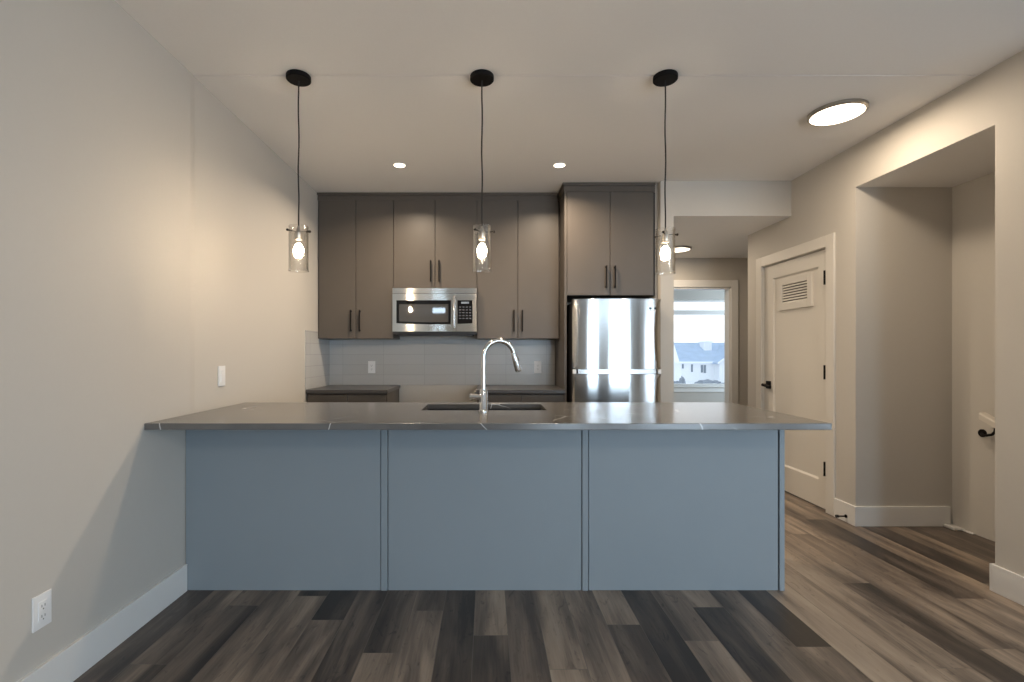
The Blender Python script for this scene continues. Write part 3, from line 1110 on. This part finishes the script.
bm = NB(); fridge_door(bm, 1.100, 1.690)
fd = obj('freezer_door', bm, 'steel', fr_)
bm = NB(); fridge_door(bm, 0.085, 1.054)
ld = obj('fridge_door', bm, 'steel', fr_)
bm = NB()
bulged(bm, fx0 + .045, fx1 - .045, 1.058, 1.096, lambda x, z: fyf + .012 + 0.026 * ((x - 1.0955) / .37) ** 2, fyf + .06)
obj('handle_recess', bm, 'steel2', fr_, label='bright steel pocket handle strip between the doors')
for xa, xb in ((fx0 + .002, fx0 + .030), (fx1 - .030, fx1 - .002)):
    bm = NB(); box(bm, xa, xb, fyf + .026, fyf + .065, 1.058, 1.096, bev=.003)
    obj('corner_block', bm, 'white', fr_, label='pale end cap of the pocket handle')
bm = NB(); box(bm, fx0 + .012, fx0 + .07, fyf + .08, fyf + .16, 1.672, 1.69, bev=.003)
obj('hinge_cover', bm, 'darkplastic', fr_)
for xa in (1.362, 1.402):
    bm = NB(); fy = fyf + 0.026 * ((xa + .012 - 1.0955) / .3665) ** 2 - .001
    box(bm, xa, xa + .022, fy - .001, fy + .010, 1.600, 1.618)
    obj('badge', bm, 'blackglass', fd, label='small black square mark near the top right corner')
bm = NB(); box(bm, 1.368, 1.418, fyf + .0135, fyf + .03, 1.585, 1.594)
obj('sticker', bm, 'white', fd, label='small white sticker under the black marks')

# ------------------------------------------------------------------ island
YP = 2.519        # panelled back of the island
isl = thing('kitchen_island', 'slate blue panelled island against the left wall', 'island', (0, 2.8, 0))
IR = 1.547
bm = NB(); box(bm, XL + .0065, IR - .029, YP + .022, 3.09, 0.10, 0.70)
box(bm, XL + .0065, -0.42, YP + .022, 3.09, 0.70, 0.8835); box(bm, 0.38, IR - .029, YP + .022, 3.09, 0.70, 0.8835)
box(bm, -0.42, 0.38, 3.07, 3.09, 0.70, 0.8835)
box(bm, XL + .0065, IR - .029, YP + .022, 3.02, 0.0, 0.10)
for f in bm.faces:
    if f.normal.y < -.9: f.material_index = 1
obj('body', bm, ['island', 'island_gap'], isl)
G = 0.0025
for (xa, xb) in ((XL + .0065, -0.552), (-0.516, 0.494), (0.528, 1.517)):
    bm = NB(); box(bm, xa + G, xb - G, YP, YP + .019, 0.001, 0.8825, bev=.001)
    obj('back_panel', bm, 'island', isl)
for (xa, xb) in ((-0.552, -0.516), (0.494, 0.528)):
    bm = NB(); box(bm, xa + G * .6, xb - G * .6, YP - .004, YP + .02, 0.001, 0.8825, bev=.001)
    obj('stile', bm, 'island', isl)
bm = NB(); box(bm, IR - .026, IR, YP - .004, 3.10, 0.0005, 0.8825, bev=.001)
obj('end_panel', bm, 'island', isl)
for i, (xa, xb) in enumerate(((XL + .03, -1.10), (-1.10, -0.50), (-0.50, -0.02), (-0.02, 0.46), (0.46, 0.99), (0.99, 1.515))):
    bm = NB(); box(bm, xa + .0022, xb - .0022, 3.0905, 3.109, 0.105, 0.87, bev=.001)
    d = obj('door', bm, 'island', isl)
    bm = NB(); hx = xb - .05 if i % 2 == 0 else xa + .05
    box(bm, hx - .006, hx + .006, 3.131, 3.143, 0.66, 0.82, bev=.002)
    for z in (.675, .805): box(bm, hx - .005, hx + .005, 3.108, 3.133, z - .006, z + .006)
    obj('handle', bm, 'black', d, label='black bar handle')

# worktop with the sink cut-out
CX0, CX1, CY0, CY1 = XL + .0052, 1.582, 2.219, 3.155
SX0, SX1, SY0, SY1 = -0.372, 0.338, 2.725, 3.05
CT0, CT1 = 0.884, 0.914
bm = NB()
xs_ = [CX0, SX0, SX1, CX1]; ys_ = [CY0, SY0, SY1, CY1]
V = {}
for zi, z in enumerate((CT0, CT1)):
    for i, x in enumerate(xs_):
        for j, y in enumerate(ys_): V[(i, j, zi)] = bm.verts.new((x, y, z))
for i in range(3):
    for j in range(3):
        if (i, j) == (1, 1): continue
        bm.faces.new((V[i, j, 1], V[i + 1, j, 1], V[i + 1, j + 1, 1], V[i, j + 1, 1]))
        bm.faces.new((V[i, j, 0], V[i, j + 1, 0], V[i + 1, j + 1, 0], V[i + 1, j, 0]))
for i in range(3):
    bm.faces.new((V[i, 0, 0], V[i + 1, 0, 0], V[i + 1, 0, 1], V[i, 0, 1])); bm.faces.new((V[i, 3, 0], V[i + 1, 3, 0], V[i + 1, 3, 1], V[i, 3, 1]))
    bm.faces.new((V[0, i, 0], V[0, i + 1, 0], V[0, i + 1, 1], V[0, i, 1])); bm.faces.new((V[3, i, 0], V[3, i + 1, 0], V[3, i + 1, 1], V[3, i, 1]))
for (p, q) in (((1, 1), (2, 1)), ((2, 1), (2, 2)), ((2, 2), (1, 2)), ((1, 2), (1, 1))):
    bm.faces.new((V[p[0], p[1], 0], V[q[0], q[1], 0], V[q[0], q[1], 1], V[p[0], p[1], 1]))
bmesh.ops.recalc_face_normals(bm, faces=bm.faces)
es = [e_ for e_ in bm.edges if len(e_.link_faces) == 2 and e_.calc_face_angle(0) > 1.2]
bmesh.ops.bevel(bm, geom=es, offset=0.002, segments=2, affect='EDGES', profile=0.5)
tag(obj('island_worktop', bm, 'quartz', origin=(0, CY1, CT0)), 'long grey quartz worktop with white veins on the island', 'worktop')

# sink
sk = thing('sink', 'black undermount sink set in the island worktop', 'sink', (-0.017, 2.89, 0.70))
bm = NB()
w_ = 0.008
x0, x1, y0, y1, z0 = SX0 - .012, SX1 + .012, SY0 - .012, SY1 + .012, 0.705
box(bm, x0, x0 + w_, y0, y1, z0, CT0 - .0005); box(bm, x1 - w_, x1, y0, y1, z0, CT0 - .0005)
box(bm, x0 + w_, x1 - w_, y0, y0 + w_, z0, CT0 - .0005); box(bm, x0 + w_, x1 - w_, y1 - w_, y1, z0, CT0 - .0005)
box(bm, x0 + w_, x1 - w_, y0 + w_, y1 - w_, z0, z0 + w_)
obj('basin', bm, 'sink', sk)
bm = NB(); lathe(bm, -0.017, 2.89, [(0, z0 + w_ + .001), (.02, z0 + w_ + .001), (.035, z0 + w_ + .004), (.045, z0 + w_ + .003), (.045, z0 + w_)], 24)
obj('drain', bm, 'chrome', sk, label='chrome drain')

# faucet
FX, FY = -0.019, 2.655
fa = thing('faucet', 'tall chrome pull-down faucet arching over the sink', 'faucet', (FX, FY, CT1))
bm = NB(); lathe(bm, FX, FY, [(0, CT1), (.030, CT1), (.030, CT1 + .006), (.025, CT1 + .010), (.022, CT1 + .014), (.022, CT1 + .118), (.019, CT1 + .124), (.0, CT1 + .124)], 28)
obj('body', bm, 'chrome', fa)
ang = math.radians(22)
dx, dy = math.cos(ang), math.sin(ang)
R_ = 0.092
zt = 1.213
pts = [(FX, FY, CT1 + .12), (FX, FY, zt - .08), (FX, FY, zt)]
for k in range(1, 19):
    a = math.pi * k / 18 * 0.93
    r = R_ - R_ * math.cos(a)
    pts.append((FX + dx * r, FY + dy * r, zt + R_ * math.sin(a)))
bm = NB(); tube(bm, pts, 0.0135, 18)
obj('spout', bm, 'chrome', fa)
p = Vector(pts[-1]); dr = (Vector(pts[-1]) - Vector(pts[-2])).normalized()
bm = NB(); tube(bm, [p - dr * .005, p + dr * .0, p + dr * .03, p + dr * .095, p + dr * .106], [.014, .0155, .0165, .0195, .016], 18)
obj('spray_head', bm, 'chrome', fa)
pb = p + dr * .035 + Vector((dx, dy, 0)) * .016
bm = NB(); tube(bm, [pb - dr * .012, pb + dr * .012], .006, 10)
obj('spray_button', bm, 'darkplastic', fa)
bm = NB()
hz = CT1 + .082
tube(bm, [(FX - .015, FY, hz), (FX - .058, FY, hz)], .016, 18)
tube(bm, [(FX - .058, FY, hz), (FX - .076, FY, hz)], [.0195, .0195], 18)
tube(bm, [(FX - .045, FY, hz), (FX - .045, FY + .05, hz + .022), (FX - .045, FY + .085, hz + .03)], [.006, .005, .005], 10)
obj('handle', bm, 'chrome', fa)

# ------------------------------------------------------------------ pendants


def pendant(label, x, y, drop=0.0, seed=0):
    zb = 1.676 - drop
    t_ = thing('pendant_light', label, 'pendant lamp', (x, y, ZC), 'pendant lamps over the island')
    zc = ZC - .0001
    bm = NB(); lathe(bm, x, y, [(0, zc), (.062, zc), (.064, zc - .003), (.064, zc - .022), (.060, zc - .026), (0, zc - .026)], 32)
    obj('canopy', bm, 'black', t_)
    rr = random.Random(seed)
    ztop = zb + .240
    pts_ = []
    nseg = 22
    for i in range(nseg + 1):
        u = i / nseg
        w = math.sin(u * math.pi) ** .5 * 0.0016
        pts_.append((x + math.sin(u * 15 + seed * 2) * w + (rr.random() - .5) * .0006, y + math.cos(u * 13 + seed) * w, zc - .02 + (ztop - .008 - zc + .02) * u))
    bm = NB(); tube(bm, pts_, .004, 8)
    obj('cord', bm, 'cord', t_)
    # socket and hanger
    bm = NB(); lathe(bm, x, y, [(0, ztop + .002), (.006, ztop + .002), (.008, ztop - .008), (.012, ztop - .016), (.012, ztop - .026), (.019, ztop - .032), (.0205, ztop - .070), (.018, ztop - .074), (0, ztop - .074)], 24)
    sk_ = obj('socket', bm, 'satin', t_, label='dark nickel lamp socket')
    R = .0505
    for k in range(3):
        a = math.radians(-12 + 120 * k + seed * 4)
        c, s_ = math.cos(a), math.sin(a)
        z = ztop - .030
        bm = NB()
        tube(bm, [(x + c * .01, y + s_ * .01, z), (x + c * (R + .012), y + s_ * (R + .012), z)], .0022, 8)
        for q, r in ((R + .0035, .0055), (R + .0135, .0075)):
            lathe(bm, x + c * q, y + s_ * q, [(0, z + r), (r * .7, z + r * .7), (r, z), (r * .7, z - r * .7), (0, z - r)], 10)
        obj('support_pin', bm, 'black', t_)
    # clear glass cylinder, open both ends, real wall thickness
    bm = NB()
    prof = [(R, ztop), (R, zb + .016), (R + .0005, zb + .006), (R + .003, zb), (R - .001, zb - .001), (R - .003, zb + .006), (R - .003, zb + .016), (R - .003, ztop)]
    lathe(bm, x, y, prof, 40, closed=True)
    obj('glass_shade', bm, 'glass', t_, label='clear glass cylinder shade')
    # bulb
    zz = ztop - .074
    bm = NB(); lathe(bm, x, y, [(.0125, zz), (.0125, zz - .012), (.017, zz - .024), (.0265, zz - .042), (.0295, zz - .056), (.0265, zz - .071), (.016, zz - .082), (0, zz - .086)], 24)
    obj('bulb_glass', bm, 'glass', t_, label='clear teardrop bulb')
    bm = NB()
    lathe(bm, x, y, [(0, zz - .016), (.011, zz - .020), (.0225, zz - .040), (.0265, zz - .055), (.0230, zz - .070), (.012, zz - .079), (0, zz - .082)], 20)
    obj('filament', bm, 'bulb', t_, label='glowing core of the bulb')
    return t_


pendant('left of the three clear glass pendant lamps, nearest the wall', -1.012, 2.60, 0.0, 1)
pendant('middle of the three clear glass pendant lamps, above the faucet', -0.027, 2.60, 0.0, 2)
pendant('right of the three clear glass pendant lamps, in front of the partition wall', 0.958, 2.60, 0.014, 3)

# ------------------------------------------------------------------ ceiling lights


def spot_disc(x, y, z, power, r, color, spread=180):
    return area('lamp_light', (x, y, z), (0, 0, 0), 2 * r, 2 * r, power, color, 'DISK', spread)


for (x, y, l_) in ((-0.694, 3.84, 'small round downlight in the ceiling between left and middle pendant'), (0.575, 3.84, 'small round downlight in the ceiling near the fridge cabinet')):
    t_ = thing('recessed_downlight', l_, 'downlight', (x, y, ZC), 'recessed downlights over the kitchen')
    bm = NB(); lathe(bm, x, y, [(.044, ZC - .0005), (.058, ZC - .0005), (.057, ZC - .004), (.047, ZC - .005), (.044, ZC - .003)], 32, closed=True)
    obj('trim_ring', bm, 'white', t_)
    bm = NB(); lathe(bm, x, y, [(0, ZC - .0022), (.044, ZC - .0022), (.044, ZC - .0005), (0, ZC - .0005)], 32)
    obj('lens', bm, 'potlens', t_, label='glowing lens')
    spot_disc(x, y, ZC - .008, 22, .034, WARM, 150)


def flush(label, x, y, z, r, power):
    t_ = thing('ceiling_light', label, 'ceiling light', (x, y, z))
    bm = NB(); lathe(bm, x, y, [(0, z - .0005), (r, z - .0005), (r, z - .016), (r - .006, z - .022), (r - .014, z - .022), (r - .014, z - .006), (0, z - .006)], 56)
    obj('ring', bm, 'satin', t_, label='satin nickel ring')
    bm = NB(); lathe(bm, x, y, [(r - .014, z - .012), (r - .014, z - .020), (r * .6, z - .024), (0, z - .026), (0, z - .012)], 56)
    obj('diffuser', bm, 'lens', t_, label='glowing diffuser')
    spot_disc(x, y, z - .032, power, r * .8, WARM)


flush('large round flush light on the ceiling before the stair opening', 2.158, 2.985, ZC, 0.156, 15)
flush('smaller-looking flush light on the hall ceiling beyond the header', 2.165, 5.49, ZS, 0.142, 11)
flush('round flush light on the living room ceiling behind the viewer, left', 0.2, -1.6, ZC, 0.168, 24)  # this and the next fixture are added out of view for warm ambient light
flush('round flush light on the living room ceiling behind the viewer, right', 3.0, -1.6, ZC, 0.168, 24)

# ------------------------------------------------------------------ outside the bedroom window
GZ = -2.5
bm = NB(); box(bm, -40, 140, 9.5, 220, GZ - .3, GZ)
sn = obj('snow_ground', bm, 'snow'); sn['kind'] = 'structure'; sn['label'] = 'snow covered ground outside'


def P(px, z_or_y, Y):     # a point of the outside scene at depth Y
    return (px - 487) / (484 / Y)


def hip_house(name, label, x0, x1, y0, y1, z0, ze, zr, hipl, hipr, group=None, wins=()):
    t_ = thing(name, label, 'house', ((x0 + x1) / 2, (y0 + y1) / 2, z0), group)
    bm = NB(); box(bm, x0, x1, y0, y1, z0, ze); obj('walls', bm, 'siding', t_)
    bm = NB(); o_ = .45; ym = (y0 + y1) / 2
    a = [bm.verts.new(p) for p in ((x0 - o_, y0 - o_, ze), (x1 + o_, y0 - o_, ze), (x1 + o_, y1 + o_, ze), (x0 - o_, y1 + o_, ze))]
    a2 = [bm.verts.new((v.co.x, v.co.y, ze - .22)) for v in a]
    r0 = bm.verts.new((x0 - o_ + hipl, ym, zr)); r1 = bm.verts.new((x1 + o_ - hipr, ym, zr))
    bm.faces.new((a[0], a[1], r1, r0)); bm.faces.new((a[2], a[3], r0, r1)); f1 = bm.faces.new((a[3], a[0], r0)); bm.faces.new((a[1], a[2], r1))
    f1.material_index = 1
    for i in range(4):
        f = bm.faces.new((a[i], a[(i + 1) % 4], a2[(i + 1) % 4], a2[i])); f.material_index = 1
    f = bm.faces.new(a2); f.material_index = 1
    bmesh.ops.recalc_face_normals(bm, faces=bm.faces)
    obj('roof', bm, ['farroof', 'snow'], t_)
    for (wx0, wx1, wz0, wz1) in wins:
        bm = NB(); box(bm, wx0, wx1, y0 - .04, y0 + .05, wz0, wz1); obj('window', bm, 'farglass', t_)
    return t_


s60 = 484 / 60
hx = lambda px: (px - 487) / s60
hz_ = lambda py: H + (352.3 - py) / s60
hs = hip_house('house', 'white bungalow with a blue-grey snowy roof outside the hall window', hx(681.5), 38, 60, 70, GZ, hz_(361.5), 2.55, 1.4, 6,
               wins=[(hx(681.9), hx(683.6), hz_(368.5), hz_(364)), (hx(691), hx(692.8), hz_(372), hz_(364.3)), (hx(700.8), hx(702.9), hz_(372.5), hz_(365)), (hx(703.6), hx(705.9), hz_(373), hz_(365))])
bm = NB(); box(bm, hx(705) * 1.04, hx(710.5) * 1.05, 62.6, 64, 0.8, hz_(345) + .45, bev=.05); box(bm, hx(705) * 1.04 - .1, hx(710.5) * 1.05 + .1, 62.5, 64.1, hz_(345) + .4, hz_(345) + .55)
obj('chimney', bm, 'siding', hs, label='white chimney')
bm = NB(); box(bm, hx(711.5) * 1.06, hx(714.5) * 1.06, 64.6, 65.4, 1.8, 2.55); obj('vent_stack', bm, 'farroof', hs)
# front gable wing at the right end
bm = NB()
gx0, gx1, gy = hx(714), hx(714) + 5.5, 58.6
gm = (gx0 + gx1) / 2
zE, zR = hz_(361.5), hz_(361.5) + 1.9
fr0 = [bm.verts.new(p) for p in ((gx0, gy, GZ), (gx1, gy, GZ), (gx1, gy, zE), (gm, gy, zR), (gx0, gy, zE))]
bk0 = [bm.verts.new((v.co.x, 63, v.co.z)) for v in fr0]
bm.faces.new(fr0); bm.faces.new(bk0)
for i in range(5): bm.faces.new((fr0[i], fr0[(i + 1) % 5], bk0[(i + 1) % 5], bk0[i]))
bmesh.ops.recalc_face_normals(bm, faces=bm.faces)
obj('gable_wing', bm, 'siding', hs)
bm = NB()
for (xa, xb) in ((gx0 - .4, gm), (gx1 + .4, gm)):
    za_ = zE - .28
    vs = [bm.verts.new(p) for p in ((xa, gy - .4, za_), (xb, gy - .4, zR + .05), (xb, 64.5, zR + .05), (xa, 64.5, za_), (xa, gy - .4, za_ + .2), (xb, gy - .4, zR + .25), (xb, 64.5, zR + .25), (xa, 64.5, za_ + .2))]
    for q in ((0, 1, 2, 3), (4, 5, 6, 7), (0, 1, 5, 4), (1, 2, 6, 5), (2, 3, 7, 6), (3, 0, 4, 7)): bm.faces.new([vs[i] for i in q])
bmesh.ops.recalc_face_normals(bm, faces=bm.faces)
for f in bm.faces:
    if abs(f.normal.y) > .5: f.material_index = 1
obj('wing_roof', bm, ['farroof', 'snow'], hs)

hip_house('house', 'farther house roof peeking out behind the left end of the bungalow', 29.5, 41, 84, 92, GZ, 1.0, 2.1, 3, 3)


def blob(name, label, cat, x, y, rx, ry, rz, mat, seed, group=None, z0=GZ):
    bm = NB()
    bmesh.ops.create_icosphere(bm, subdivisions=4, radius=1)
    rr = random.Random(seed)
    ph = [rr.uniform(0, 6) for _ in range(9)]
    for v in bm.verts:
        c = v.co
        d_ = 1 + .16 * math.sin(5 * c.x + ph[0]) * math.sin(6 * c.y + ph[1]) + .12 * math.sin(11 * c.z + ph[2]) * math.sin(9 * c.x + ph[3]) + rr.uniform(-.06, .06)
        v.co = Vector((x + c.x * rx * d_, y + c.y * ry * d_, z0 + max(0, c.z + .15) * rz * d_))
    o_ = obj(name, bm, mat, origin=(x, y, z0))
    return tag(o_, label, cat, group)


blob('shrub', 'wide low frosted shrub in front of the bungalow', 'shrub', 26.0, 57, 1.5, .6, .42, 'shrub', 1)
blob('shrub', 'small dark frosted shrub at the left corner of the bungalow', 'shrub', 22.8, 56.5, .32, .3, .75, 'shrub', 2)
blob('shrub', 'low frosted shrub at far left below the window view', 'shrub', 22.0, 56, .45, .3, .35, 'shrub', 3)
blob('shrub', 'low frosted shrub at the right below the window view', 'shrub', 27.9, 56, .8, .4, .22, 'shrub', 4)
